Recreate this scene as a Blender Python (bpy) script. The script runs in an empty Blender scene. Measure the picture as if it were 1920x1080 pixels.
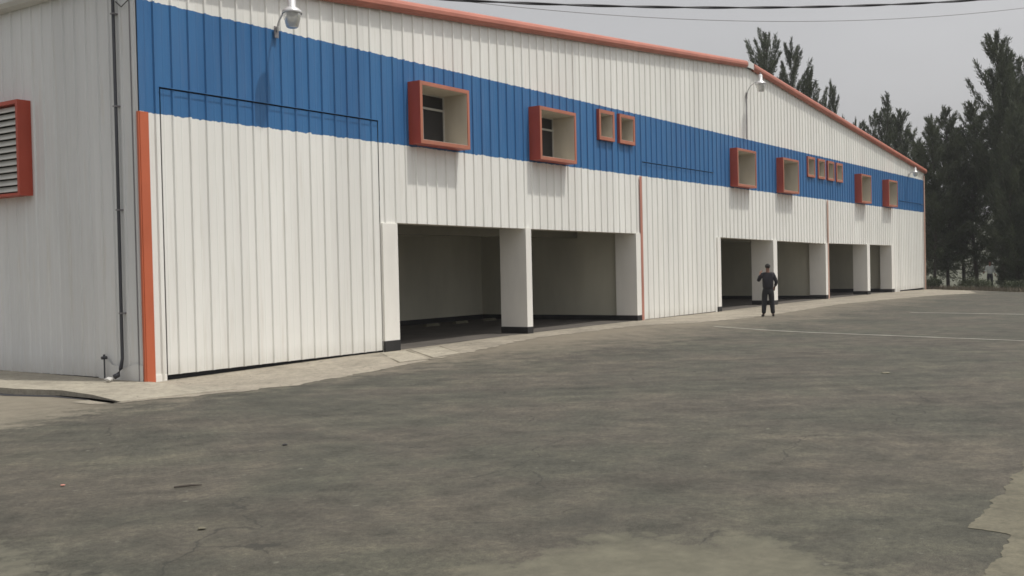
import bpy, bmesh, math, random
import numpy as np
from mathutils import Vector, Matrix, noise
R = math.radians
SC = bpy.context.scene
COL = SC.collection

# ------------------------------------------------------------------ camera
cam = bpy.data.cameras.new('camera'); co = bpy.data.objects.new('camera', cam); COL.objects.link(co)
cam.sensor_width = 36; cam.lens = 36.95; cam.clip_start = .1; cam.clip_end = 4000
m = Matrix(((0.56578844, 0.02801761, -0.8240743), (-0.82425894, -0.00735484, -0.56616526), (-0.02192353, 0.99958037, 0.01893248))).to_4x4()
m.translation = (-11.4954, -15.4759, 1.85)
co.matrix_world = m
SC.camera = co

# ------------------------------------------------------------------ sky, sun, exposure
SUN = Vector((.38, -1, 2.6)).normalized()
w = bpy.data.worlds.new('World'); SC.world = w; w.use_nodes = True
nt = w.node_tree; nt.nodes.clear()
out = nt.nodes.new('ShaderNodeOutputWorld'); bg = nt.nodes.new('ShaderNodeBackground')
sky = nt.nodes.new('ShaderNodeTexSky'); sky.sky_type = 'NISHITA'; sky.sun_disc = False
sky.sun_elevation = math.asin(SUN.z); sky.sun_rotation = math.atan2(SUN.x, SUN.y)
sky.air_density = 1.0; sky.dust_density = 7.0; sky.ozone_density = 1.0
hs = nt.nodes.new('ShaderNodeHueSaturation'); hs.inputs['Saturation'].default_value = .22
mx = nt.nodes.new('ShaderNodeMix'); mx.data_type = 'RGBA'; mx.inputs[0].default_value = .5
mx.inputs[7].default_value = (5.35, 5.3, 5.35, 1)          # the even white-grey of a hazy sky
nt.links.new(sky.outputs[0], hs.inputs['Color']); nt.links.new(hs.outputs[0], mx.inputs[6])
tc = nt.nodes.new('ShaderNodeTexCoord'); cn = nt.nodes.new('ShaderNodeTexNoise'); cn.inputs['Scale'].default_value = 2.2; cn.inputs['Detail'].default_value = 5
mp_ = nt.nodes.new('ShaderNodeMapping'); mp_.inputs['Scale'].default_value = (1, 1, 2.5); nt.links.new(tc.outputs['Generated'], mp_.inputs[0]); nt.links.new(mp_.outputs[0], cn.inputs['Vector'])
rp = nt.nodes.new('ShaderNodeMapRange'); rp.inputs[1].default_value = .3; rp.inputs[2].default_value = .7; rp.inputs[3].default_value = .93; rp.inputs[4].default_value = 1.07; nt.links.new(cn.outputs[0], rp.inputs[0])
vm = nt.nodes.new('ShaderNodeVectorMath'); vm.operation = 'SCALE'; nt.links.new(mx.outputs[2], vm.inputs[0]); nt.links.new(rp.outputs[0], vm.inputs['Scale'])
nt.links.new(vm.outputs[0], bg.inputs[0]); bg.inputs[1].default_value = .13
nt.links.new(bg.outputs[0], out.inputs[0])
sl = bpy.data.lights.new('sun', 'SUN'); sl.energy = 2.6; sl.angle = R(1.5); sl.color = (1, .96, .88)
so = bpy.data.objects.new('sun', sl); COL.objects.link(so)
so.rotation_euler = SUN.to_track_quat('Z', 'Y').to_euler()
SC.view_settings.view_transform = 'Standard'; SC.view_settings.look = 'None'
SC.view_settings.exposure = 0; SC.view_settings.gamma = 1
SC.cycles.use_denoising = True
SC.cycles.filter_width = 1.6
SC.cycles.max_bounces = 8

# ------------------------------------------------------------------ materials
def new_mat(name, rough=.8):
    mt = bpy.data.materials.new(name); mt.use_nodes = True
    n = mt.node_tree; b = n.nodes['Principled BSDF']; b.inputs['Roughness'].default_value = rough
    return mt, n, b
def pos(n, scale=(1, 1, 1)):
    g = n.nodes.new('ShaderNodeNewGeometry'); mp = n.nodes.new('ShaderNodeMapping')
    n.links.new(g.outputs['Position'], mp.inputs[0]); mp.inputs['Scale'].default_value = scale
    return mp.outputs[0]
def nz(n, vec, scale, detail=5, rough=.6):
    t = n.nodes.new('ShaderNodeTexNoise'); t.inputs['Scale'].default_value = scale
    t.inputs['Detail'].default_value = detail; t.inputs['Roughness'].default_value = rough
    n.links.new(vec, t.inputs['Vector']); return t.outputs[0]
def ramp(n, fac, stops):
    r = n.nodes.new('ShaderNodeValToRGB'); e = r.color_ramp.elements
    while len(e) < len(stops): e.new(.5)
    for i, (p, c) in enumerate(stops):
        e[i].position = p; e[i].color = (*c, 1) if len(c) == 3 else c
    n.links.new(fac, r.inputs[0]); return r.outputs[0]
def mixc(n, fac, a, b, mode='MIX'):
    x = n.nodes.new('ShaderNodeMix'); x.data_type = 'RGBA'; x.blend_type = mode
    for s, v in ((0, fac), (6, a), (7, b)):
        if isinstance(v, (int, float)): x.inputs[s].default_value = v
        elif isinstance(v, tuple): x.inputs[s].default_value = (*v, 1)
        else: n.links.new(v, x.inputs[s])
    return x.outputs[2]
def mth(n, op, a, b=None, c=None):
    x = n.nodes.new('ShaderNodeMath'); x.operation = op
    for i, v in enumerate((a, b, c)):
        if v is None: continue
        if isinstance(v, (int, float)): x.inputs[i].default_value = v
        else: n.links.new(v, x.inputs[i])
    return x.outputs[0]
def bump(n, b, h, st, dist=.01):
    x = n.nodes.new('ShaderNodeBump'); x.inputs['Strength'].default_value = st; x.inputs['Distance'].default_value = dist
    n.links.new(h, x.inputs['Height']); n.links.new(x.outputs[0], b.inputs['Normal'])
def paint(name, c, rough=.55, var=.12, scale=1.5, metal=0, stretch=(1, 1, .35)):
    mt, n, b = new_mat(name, rough)
    a = nz(n, pos(n, stretch), scale, 6)
    lo = tuple(v * (1 - var) for v in c); hi = tuple(min(1, v * (1 + var)) for v in c)
    n.links.new(ramp(n, a, [(.3, lo), (.7, hi)]), b.inputs['Base Color'])
    b.inputs['Metallic'].default_value = metal
    return mt

M = {}
# corrugated cladding: white with a painted blue band, weathered
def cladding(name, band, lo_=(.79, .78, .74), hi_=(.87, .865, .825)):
    mt, n, b = new_mat(name, .5)
    P = pos(n); sx = n.nodes.new('ShaderNodeSeparateXYZ'); n.links.new(P, sx.inputs[0])
    a = nz(n, pos(n, (1, 1, .18)), 1.1, 6); f = nz(n, pos(n, (3, 3, .25)), 2.5, 5)
    wh = ramp(n, a, [(.3, lo_), (.7, hi_)])
    wh = mixc(n, mth(n, 'MULTIPLY', ramp(n, f, [(.55, (0, 0, 0)), (.75, (1, 1, 1))]), .35), wh, (.60, .56, .48))
    pid = mth(n, 'FLOOR', mth(n, 'DIVIDE', mth(n, 'ADD', sx.outputs[0], sx.outputs[1]), 1.116))
    wn_ = n.nodes.new('ShaderNodeTexWhiteNoise'); wn_.noise_dimensions = '1D'; n.links.new(pid, wn_.inputs['W'])
    pan = ramp(n, wn_.outputs[0], [(0, (.955, .955, .955)), (1, (1.03, 1.03, 1.03))])
    run = nz(n, pos(n, (9, 9, .35)), 1.0, 6, .7)
    wh = mixc(n, mth(n, 'MULTIPLY', ramp(n, run, [(.60, (0, 0, 0)), (.78, (1, 1, 1))]), .35), wh, (.50, .46, .38))
    wh = mixc(n, 1.0, wh, pan, 'MULTIPLY')
    # grime splashed up from the ground
    g = mth(n, 'SUBTRACT', .42, sx.outputs[2]); g = mth(n, 'MULTIPLY', g, 1.6); g = mth(n, 'MULTIPLY', g, nz(n, pos(n, (2, 2, 1)), 3)); g = mth(n, 'MAXIMUM', g, 0); g = mth(n, 'MINIMUM', g, .6)
    wh = mixc(n, g, wh, (.42, .38, .31))
    col = wh
    if band:
        bl = ramp(n, a, [(.3, (.026, .128, .32)), (.7, (.043, .172, .385))])
        bl = mixc(n, mth(n, 'MULTIPLY', ramp(n, f, [(.5, (0, 0, 0)), (.72, (1, 1, 1))]), .3), bl, (.10, .17, .33))
        e = mth(n, 'MULTIPLY', mth(n, 'SUBTRACT', nz(n, pos(n, (6, 1, 1)), 1.2, 3), .5), .09)
        z = mth(n, 'ADD', sx.outputs[2], e)
        lo = mth(n, 'GREATER_THAN', z, 4.68); hi = mth(n, 'LESS_THAN', z, 6.62)
        fr = mth(n, 'LESS_THAN', sx.outputs[1], .06)
        k = mth(n, 'MULTIPLY', mth(n, 'MULTIPLY', lo, hi), fr)
        bl = mixc(n, 1.0, bl, pan, 'MULTIPLY'); bl = mixc(n, mth(n, 'MULTIPLY', ramp(n, run, [(.55, (0, 0, 0)), (.75, (1, 1, 1))]), .45), bl, (.02, .07, .20))
        col = mixc(n, k, wh, bl)
    n.links.new(col, b.inputs['Base Color'])
    return mt
M['clad'] = cladding('painted_cladding', True)
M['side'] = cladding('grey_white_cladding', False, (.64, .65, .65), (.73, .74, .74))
M['white'] = paint('white_plaster', (.82, .80, .75), .7, .06)
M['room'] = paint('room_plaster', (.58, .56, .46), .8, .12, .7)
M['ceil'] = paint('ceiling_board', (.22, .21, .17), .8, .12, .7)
M['beam'] = paint('beam_plaster', (.55, .52, .45), .8, .1)
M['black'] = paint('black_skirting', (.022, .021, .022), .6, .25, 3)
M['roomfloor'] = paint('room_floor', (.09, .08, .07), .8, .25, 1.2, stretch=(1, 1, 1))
M['fade1'] = paint('faded_orange', (.46, .20, .15), .6, .2)
M['fade2'] = paint('faded_pink', (.52, .34, .27), .6, .2)
M['orange'] = paint('orange_paint', (.52, .125, .055), .5, .12)
M['salmon'] = paint('salmon_trim', (.46, .165, .115), .5, .12, stretch=(1, 1, 1))
M['red'] = paint('red_frame', (.44, .072, .040), .5, .12)
M['redface'] = paint('sunlit_red_edge', (.43, .16, .10), .6, .15)  # pinkish sunlit tone of the front edges, put into the colour
M['reveal'] = paint('cream_reveal', (.56, .51, .42), .75, .1)
M['dark'] = paint('dark_inside', (.02, .02, .02), .9, .1)
M['gap'] = paint('dark_seam', (.03, .03, .035), .9, .1)
M['pipe'] = paint('dark_pipe', (.05, .052, .06), .5, .2)
M['roof'] = paint('roof_sheet', (.35, .34, .33), .5, .15)
M['gutter'] = paint('pale_gutter', (.62, .62, .60), .5, .1)
M['slat'] = paint('pale_slat', (.55, .54, .50), .5, .1)
M['galv'] = paint('galvanised', (.66, .66, .66), .35, .12, 4, metal=.35)
M['grey'] = paint('grey_metal', (.22, .21, .22), .5, .2)
M['cable'] = paint('cable', (.03, .03, .035), .6, .2)
mt, n, b = new_mat('window_glass', .08); b.inputs['Base Color'].default_value = (.03, .03, .033, 1); M['glass'] = mt
mt, n, b = new_mat('lamp_glass', .15); b.inputs['Base Color'].default_value = (.72, .72, .70, 1); b.inputs['Transmission Weight'].default_value = .45; M['lampglass'] = mt

# asphalt: olive grey, streaky, dusty towards the wall
mt, n, b = new_mat('asphalt', .9)
P = pos(n); sx = n.nodes.new('ShaderNodeSeparateXYZ'); n.links.new(P, sx.inputs[0])
big = nz(n, P, .50, 7, .66); mid = nz(n, P, 2.1, 8, .74); fine = nz(n, P, 17, 8, .88); hue = nz(n, P, .42, 5, .6); grit = nz(n, P, 95, 3, .6)
c = ramp(n, hue, [(.42, (.060, .059, .046)), (.58, (.073, .066, .053))])
c = mixc(n, .8, c, ramp(n, big, [(.34, (.78, .78, .77)), (.5, (1, 1, 1)), (.66, (1.24, 1.22, 1.18))]), 'MULTIPLY')
c = mixc(n, .8, c, ramp(n, mid, [(.34, (.55, .56, .54)), (.5, (1, 1, 1)), (.68, (1.55, 1.52, 1.45))]), 'MULTIPLY')
ro = n.nodes.new('ShaderNodeMapping'); ro.inputs['Rotation'].default_value = (0, 0, .93); n.links.new(P, ro.inputs[0]); r2 = n.nodes.new('ShaderNodeMapping'); r2.inputs['Scale'].default_value = (.16, 1.9, 1); n.links.new(ro.outputs[0], r2.inputs[0])
c = mixc(n, .8, c, ramp(n, nz(n, r2.outputs[0], 1.3, 6, .65), [(.35, (.80, .80, .79)), (.5, (1, 1, 1)), (.66, (1.22, 1.20, 1.17))]), 'MULTIPLY')
c = mixc(n, .8, c, ramp(n, fine, [(.34, (.40, .40, .40)), (.66, (1.65, 1.64, 1.60))]), 'MULTIPLY')
c = mixc(n, .7, c, ramp(n, grit, [(.3, (.55, .55, .55)), (.5, (1, 1, 1)), (.72, (1.7, 1.68, 1.6))]), 'MULTIPLY')
spk = nz(n, P, 9, 3, .5); c = mixc(n, mth(n, 'MULTIPLY', ramp(n, spk, [(.68, (0, 0, 0)), (.76, (1, 1, 1))]), .45), c, (.22, .21, .17))
oil = nz(n, pos(n, (.6, 1.4, 1)), .9, 4, .5); c = mixc(n, mth(n, 'MULTIPLY', ramp(n, oil, [(.60, (0, 0, 0)), (.72, (1, 1, 1))]), .4), c, (.042, .041, .033))
vo = n.nodes.new('ShaderNodeTexVoronoi'); vo.feature = 'DISTANCE_TO_EDGE'; vo.inputs['Scale'].default_value = .33
wv = n.nodes.new('ShaderNodeVectorMath'); wv.operation = 'ADD'; n.links.new(P, wv.inputs[0])
nn = n.nodes.new('ShaderNodeTexNoise'); nn.inputs['Scale'].default_value = 1.1; nn.inputs['Detail'].default_value = 6; n.links.new(P, nn.inputs['Vector']); n.links.new(nn.outputs[1], wv.inputs[1]); n.links.new(wv.outputs[0], vo.inputs['Vector'])
ck = mth(n, 'MULTIPLY', mth(n, 'LESS_THAN', vo.outputs[0], .0035), mth(n, 'GREATER_THAN', nz(n, P, .35, 3), .52))
c = mixc(n, mth(n, 'MULTIPLY', ck, .6), c, (.025, .024, .02))
# dust and worn concrete fading out from the wall, and two bald patches of old concrete
wear = mth(n, 'ADD', mth(n, 'MULTIPLY', mid, .6), mth(n, 'MULTIPLY', big, .7))
d = mth(n, 'ADD', mth(n, 'MULTIPLY', sx.outputs[1], .17), mth(n, 'MULTIPLY', mth(n, 'MINIMUM', sx.outputs[0], 12), .03))
k = ramp(n, mth(n, 'ADD', mth(n, 'ADD', d, wear), .12), [(.25, (0, 0, 0)), (.95, (.9, .9, .9))])
c = mixc(n, k, c, (.20, .172, .13))
def bald(c, cx_, cy_, rx, ry, col):
    q = mth(n, 'ADD', mth(n, 'POWER', mth(n, 'ABSOLUTE', mth(n, 'DIVIDE', mth(n, 'SUBTRACT', sx.outputs[0], cx_), rx)), 2.0), mth(n, 'POWER', mth(n, 'ABSOLUTE', mth(n, 'DIVIDE', mth(n, 'SUBTRACT', sx.outputs[1], cy_), ry)), 2.0))
    q = mth(n, 'ADD', mth(n, 'SQRT', q), mth(n, 'MULTIPLY', mth(n, 'SUBTRACT', mth(n, 'ADD', nz(n, P, 2.2, 8, .7), mth(n, 'MULTIPLY', fine, .35)), .67), 1.5))
    kk = ramp(n, q, [(.72, (.85, .85, .85)), (.95, (.45, .45, .45)), (1.16, (0, 0, 0))])
    tex = mixc(n, .9, col, ramp(n, nz(n, P, 4, 8, .7), [(.3, (.70, .70, .68)), (.7, (1.25, 1.25, 1.22))]), 'MULTIPLY')
    return mixc(n, kk, c, tex)
c = bald(c, -6.6, -12.9, 1.85, 1.35, (.135, .128, .094))
c = bald(c, -9.4, -8.7, 1.95, 1.6, (.135, .127, .097))
c = bald(c, -4.6, .9, 3.3, 3.9, (.21, .19, .148))
k2 = ramp(n, mth(n, 'ADD', mth(n, 'MULTIPLY', mth(n, 'ADD', sx.outputs[1], 3.3), .55), mth(n, 'MULTIPLY', mth(n, 'SUBTRACT', mid, .5), 2.2)), [(.1, (0, 0, 0)), (1, (.55, .55, .55))])
c = mixc(n, k2, c, (.19, .165, .125))
n.links.new(c, b.inputs['Base Color']); bump(n, b, fine, .5, .008); M['asphalt'] = mt
def concrete(name, base, joint=False):
    mt, n, b = new_mat(name, .9)
    P = pos(n); a = nz(n, P, .9, 7, .65); f = nz(n, P, 26, 4, .7)
    lo = tuple(v * .74 for v in base); hi = tuple(v * 1.2 for v in base)
    c = ramp(n, a, [(.3, lo), (.5, base), (.7, hi)])
    c = mixc(n, .6, c, ramp(n, f, [(.3, (.75, .75, .75)), (.7, (1.2, 1.2, 1.2))]), 'MULTIPLY')
    s = nz(n, pos(n, (1, 2, 1)), 2.2, 5); c = mixc(n, mth(n, 'MULTIPLY', ramp(n, s, [(.55, (0, 0, 0)), (.7, (1, 1, 1))]), .4), c, tuple(v * .55 for v in base))
    vo = n.nodes.new('ShaderNodeTexVoronoi'); vo.feature = 'DISTANCE_TO_EDGE'; vo.inputs['Scale'].default_value = .9
    wv = n.nodes.new('ShaderNodeVectorMath'); wv.operation = 'ADD'; n.links.new(P, wv.inputs[0])
    nn = n.nodes.new('ShaderNodeTexNoise'); nn.inputs['Scale'].default_value = 1.7; nn.inputs['Detail'].default_value = 6; n.links.new(P, nn.inputs['Vector']); n.links.new(nn.outputs[1], wv.inputs[1]); n.links.new(wv.outputs[0], vo.inputs['Vector'])
    ck = mth(n, 'MULTIPLY', mth(n, 'LESS_THAN', vo.outputs[0], .006), mth(n, 'GREATER_THAN', nz(n, P, .8, 3), .5))
    c = mixc(n, mth(n, 'MULTIPLY', ck, .65), c, tuple(v * .25 for v in base))
    g2 = nz(n, P, 8, 6, .75); c = mixc(n, .8, c, ramp(n, g2, [(.32, (.70, .70, .69)), (.5, (1, 1, 1)), (.68, (1.22, 1.21, 1.18))]), 'MULTIPLY')
    n.links.new(c, b.inputs['Base Color']); bump(n, b, f, .4, .006); return mt
M['apron'] = concrete('apron_concrete', (.28, .25, .20))
M['slab'] = concrete('slab_concrete', (.33, .30, .24))
M['patch'] = concrete('old_concrete', (.185, .175, .125))
M['patch2'] = concrete('brown_concrete', (.135, .124, .088))
M['earth'] = concrete('dry_earth', (.14, .12, .085))
M['scrub'] = concrete('scrub_ground', (.07, .075, .04))
M['line'] = concrete('worn_white_line', (.36, .35, .30))
M['stone'] = concrete('stone', (.35, .31, .25))
M['house'] = paint('pale_house', (.5, .49, .47), .8, .1)
M['tile'] = paint('house_roof', (.25, .14, .1), .8, .1)
def leafmat(name, lo, hi):
    mt, n, b = new_mat(name, .7)
    a = nz(n, pos(n), .9, 5)
    oi = n.nodes.new('ShaderNodeObjectInfo')
    c = ramp(n, a, [(.3, lo), (.7, hi)]); n.links.new(c, b.inputs['Base Color'])
    tr = n.nodes.new('ShaderNodeBsdfTranslucent'); n.links.new(c, tr.inputs[0])
    ms = n.nodes.new('ShaderNodeMixShader'); ms.inputs[0].default_value = .2
    n.links.new(b.outputs[0], ms.inputs[1]); n.links.new(tr.outputs[0], ms.inputs[2])
    n.links.new(ms.outputs[0], n.nodes['Material Output'].inputs[0]); return mt
M['leaf'] = leafmat('conifer_needles', (.040, .052, .030), (.100, .118, .066))
M['leaf2'] = leafmat('shrub_leaves', (.04, .055, .025), (.08, .09, .045))
M['bark'] = paint('bark', (.07, .06, .05), .9, .3, 4)
M['skin'] = paint('skin', (.20, .10, .065), .6, .08, 5)
M['hair'] = paint('dark_hair', (.015, .013, .012), .8, .2, 9)
M['navy'] = paint('dark_uniform', (.017, .016, .021), .85, .25, 6)
M['trouser'] = paint('dark_trousers', (.018, .019, .022), .85, .25, 6)
M['maroon'] = paint('maroon_cloth', (.09, .035, .035), .85, .2, 6)
M['brown'] = paint('brown_jacket', (.045, .034, .032), .85, .2, 6)
M['pale'] = paint('pale_shirt', (.42, .44, .42), .85, .1, 6)
M['boot'] = paint('boot_leather', (.015, .013, .012), .5, .2, 6)

# ------------------------------------------------------------------ object helpers
def mesh_obj(name, verts, faces, mat, parent=None, smooth=False, mats=None, fm=None):
    me = bpy.data.meshes.new(name); me.from_pydata([tuple(v) for v in verts], [], faces)
    for x in (mats or [mat]): me.materials.append(x)
    if fm: me.polygons.foreach_set('material_index', fm)
    if smooth: me.polygons.foreach_set('use_smooth', [True] * len(me.polygons))
    me.update()
    o = bpy.data.objects.new(name, me); COL.objects.link(o)
    if parent: o.parent = parent; 
    return o
class MB:
    def __init__(s): s.v = []; s.f = []
    def box(s, a, b, rot=None):
        x0, y0, z0 = a; x1, y1, z1 = b; i = len(s.v)
        p = [(x0, y0, z0), (x1, y0, z0), (x1, y1, z0), (x0, y1, z0), (x0, y0, z1), (x1, y0, z1), (x1, y1, z1), (x0, y1, z1)]
        if rot: p = [rot @ Vector(q) for q in p]
        s.v += p
        s.f += [[i + k for k in q] for q in ((0, 3, 2, 1), (4, 5, 6, 7), (0, 1, 5, 4), (1, 2, 6, 5), (2, 3, 7, 6), (3, 0, 4, 7))]
        return s
    def tube(s, pts, r, n=8, cap=True):
        pts = [Vector(p) for p in pts]; rr = r if isinstance(r, (list, tuple)) else [r] * len(pts)
        i0 = len(s.v); up = Vector((0, 0, 1))
        for k, p in enumerate(pts):
            t = (pts[min(k + 1, len(pts) - 1)] - pts[max(k - 1, 0)]).normalized()
            a = t.cross(up if abs(t.z) < .95 else Vector((1, 0, 0))).normalized(); bb = t.cross(a)
            for j in range(n):
                q = 2 * math.pi * j / n; s.v.append(p + (a * math.cos(q) + bb * math.sin(q)) * rr[k])
        for k in range(len(pts) - 1):
            for j in range(n):
                a0 = i0 + k * n + j; b0 = i0 + k * n + (j + 1) % n
                s.f.append([a0, b0, b0 + n, a0 + n])
        if cap:
            s.f.append([i0 + j for j in range(n)][::-1]); s.f.append([i0 + (len(pts) - 1) * n + j for j in range(n)])
        return s
    def lathe(s, c, prof, n=20):
        i0 = len(s.v); c = Vector(c)
        for (r, z) in prof:
            for j in range(n):
                q = 2 * math.pi * j / n; s.v.append(c + Vector((r * math.cos(q), r * math.sin(q), z)))
        for k in range(len(prof) - 1):
            for j in range(n):
                a0 = i0 + k * n + j; b0 = i0 + k * n + (j + 1) % n
                s.f.append([a0, b0, b0 + n, a0 + n])
        return s
    def build(s, name, mat, parent=None, smooth=False):
        return mesh_obj(name, s.v, s.f, mat, parent, smooth)
def box(name, a, b, mat, parent=None): return MB().box(a, b).build(name, mat, parent)
def tag(o, label=None, cat=None, group=None, kind=None):
    if label: o['label'] = label
    if cat: o['category'] = cat
    if group: o['group'] = group
    if kind: o['kind'] = kind
    return o
def empty(name, loc=(0, 0, 0), rz=0, **kw):
    o = bpy.data.objects.new(name, None); COL.objects.link(o); o.location = loc; o.rotation_euler.z = rz
    o.empty_display_size = .3
    return tag(o, **kw)
def sstep(x, a, b):
    t = min(1, max(0, (x - a) / (b - a))); return t * t * (3 - 2 * t)

# ------------------------------------------------------------------ ground heights
BX = [(-99, 0), (0, 0), (6, .055), (12, .095), (18, .105), (24, .095), (30, .11), (36, .11), (44, .09), (50, .05), (55, 0), (999, 0)]
def rise(x, y):
    for (a, p), (c, q) in zip(BX, BX[1:]):
        if a <= x <= c: h = p + (q - p) * sstep(x, a, c); break
    return h * sstep(y, -6.5, -1)
def edge_d(x, y): return (x - 56.6) * .683 - (y - .5) * .731 if y < .5 else x - 56.6
def land(x, y):
    d = edge_d(x, y); r = math.hypot(x + 11, y + 15)
    z = -.06
    z -= 1.8 * sstep(d, 2, 22) + 4 * sstep(d, 25, 120)
    z += 34 * sstep(r, 240, 620) * (.75 + .5 * noise.noise(Vector((x * .004, y * .004, 3)))) if d > 0 else 0
    if d > 1.5: z += .25 * noise.noise(Vector((x * .3, y * .3, 0)))
    return z
def axis(vals):
    o = []
    for a, c, st in vals: o += list(np.arange(a, c, st))
    return o
xs = axis([(-120, -30, 15), (-30, 50, 4), (50, 90, 1), (90, 200, 8), (200, 1001, 20)])
ys = axis([(-500, -60, 20), (-60, -20, 3), (-20, 30, 1), (30, 100, 5), (100, 801, 20)])
V = [(x, y, land(x, y)) for y in ys for x in xs]; W_ = len(xs)
F = [[j * W_ + i, j * W_ + i + 1, (j + 1) * W_ + i + 1, (j + 1) * W_ + i] for j in range(len(ys) - 1) for i in range(W_ - 1)]
tag(mesh_obj('ground', V, F, M['scrub'], smooth=True), kind='structure', label='scrubby ground falling away behind the yard and rising to a far hill')
# asphalt yard sheet
def far_x(y): return min(56.3 + (y - .5) * 1.07, 56.3) + .25 * noise.noise(Vector((0, y * .7, 1)))
V = []; F = []; ys = list(np.arange(-30, 8.01, .5)); NX = 190
for y in ys:
    xe = far_x(y)
    for i in range(NX + 1):
        x = -32 + (xe + 32) * i / NX; V.append((x, y, rise(x, y)))
F = [[j * (NX + 1) + i, j * (NX + 1) + i + 1, (j + 1) * (NX + 1) + i + 1, (j + 1) * (NX + 1) + i] for j in range(len(ys) - 1) for i in range(NX)]
tag(mesh_obj('yard', V, F, M['asphalt'], smooth=True), kind='structure', label='worn olive grey asphalt yard in front of the warehouse')

# concrete apron along the wall, ragged outer edge
AE = [(-2.5, -1.75), (-2.06, -2.05), (-.62, -2.5), (.57, -2.75), (3.03, -2.5), (6.03, -2.0), (8.5, -1.45), (10.5, -1.1), (15.5, -1.25), (17.4, -2.2), (20.9, -2.7), (31, -2.3), (42.7, -3.4), (47, -4.5), (51, -3.4), (55.6, -.4)]
def edge_y(x):
    for (a, p), (c, q) in zip(AE, AE[1:]):
        if a <= x <= c: return p + (q - p) * (x - a) / (c - a)
    return AE[-1][1]
V = []; F = []; st = []
x = -2.4
while x < 55.6: st.append(x); x += .08 if x < 20 else .2
NY = 10
for x in st:
    jit = .10 * noise.noise(Vector((x * 2.3, 0, 0))) + .06 * noise.noise(Vector((x * 8, 5, 0))) + .03 * noise.noise(Vector((x * 21, 9, 0)))
    ye = edge_y(x) + jit * 1.6
    yt = -1.25 if x < -2.05 else (.6 if x > -.1 else -.0)
    for k in range(NY + 1):
        y = ye + (yt - ye) * k / NY; V.append((x, y, rise(x, y) + .006))
F = [[i * (NY + 1) + k, (i + 1) * (NY + 1) + k, (i + 1) * (NY + 1) + k + 1, i * (NY + 1) + k + 1] for i in range(len(st) - 1) for k in range(NY)]
tag(mesh_obj('apron', V, F, M['apron'], smooth=True), kind='structure', label='pale concrete apron running along the foot of the warehouse wall')

def ragged(name, pts, mat, z, amp=.06, label=''):
    out = []
    for i, p in enumerate(pts):
        q = pts[(i + 1) % len(pts)]; L = math.hypot(q[0] - p[0], q[1] - p[1]); k = max(1, int(L / .02))
        for j in range(k):
            t = j / k; x = p[0] + (q[0] - p[0]) * t; y = p[1] + (q[1] - p[1]) * t
            nxv, nyv = -(q[1] - p[1]) / L, (q[0] - p[0]) / L
            a = amp * (noise.noise(Vector((x * 3, y * 3, 1))) * 1.4 + .8 * noise.noise(Vector((x * 11, y * 11, 2))) + .25 * noise.noise(Vector((x * 31, y * 31, 3))))
            x += nxv * a; y += nyv * a
            out.append((x, y, rise(x, y) + z))
    o = mesh_obj(name, out, [list(range(len(out)))], mat)
    bm = bmesh.new(); bm.from_mesh(o.data); bmesh.ops.triangulate(bm, faces=bm.faces[:]); bmesh.ops.recalc_face_normals(bm, faces=bm.faces[:])
    for f in bm.faces:
        if f.normal.z < 0: f.normal_flip()
    bm.to_mesh(o.data); bm.free()
    return tag(o, kind='structure', label=label)
ragged('concrete_patch', [(.6, -13.86), (-1.21, -13.92), (-2.2, -13.95), (-3.2, -13.97), (-3.84, -13.95), (-3.91, -14.22), (-4.42, -14.28), (-4.9, -14.26), (-5.8, -14.2), (-6.5, -16.5), (2, -17.5), (4, -15)], M['patch2'], .004, .035, 'brownish concrete paving with a jagged edge at the bottom right')

# painted lines
def strip(name, p, q, wd, label):
    V = []; F = []; p = Vector(p); q = Vector(q); L = (q - p).length; n_ = int(L / .4); d_ = (q - p).normalized(); s_ = Vector((-d_.y, d_.x))
    for i in range(n_ + 1):
        c_ = p + d_ * L * i / n_; ww = wd * (.75 + .5 * noise.noise(Vector((i * .9, wd, 0))))
        for sgn in (-1, 1):
            v = c_ + s_ * ww * sgn; V.append((v.x, v.y, rise(v.x, v.y) + .009))
    F = [[2 * i, 2 * i + 1, 2 * i + 3, 2 * i + 2] for i in range(n_)]
    return tag(mesh_obj(name, V, F, M['line']), kind='structure', label=label)
strip('painted_line', (16.3, -3.3), (13.4, -13.2), .08, 'nearer faded white line across the yard')
strip('painted_line', (26.4, -6.2), (25.2, -11.5), .11, 'farther faded white line across the yard')

# slabs by the first bay and their dark joints
def slab(pts, label):
    V = [(x, y, rise(x, y) + .012) for x, y in pts]; c_ = (sum(v[0] for v in V) / 4, sum(v[1] for v in V) / 4)
    box_v = [(c_[0] + (v[0] - c_[0]) * 1.10, c_[1] + (v[1] - c_[1]) * 1.05, v[2] - .003) for v in V]
    tag(mesh_obj('concrete_slab', V, [[0, 1, 2, 3]], M['slab']), kind='structure', label=label)
    tag(mesh_obj('slab_joint', box_v, [[0, 1, 2, 3]], M['earth']), kind='structure', label='dark open joint round the ' + label)
slab([(4.25, -1.95), (5.05, -2.05), (6.45, -.22), (5.75, -.1)], 'pale slab beside the first open bay')
slab([(5.25, -2.0), (6.35, -1.85), (7.6, -.25), (6.65, -.2)], 'pale slab in front of the first open bay')
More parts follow.
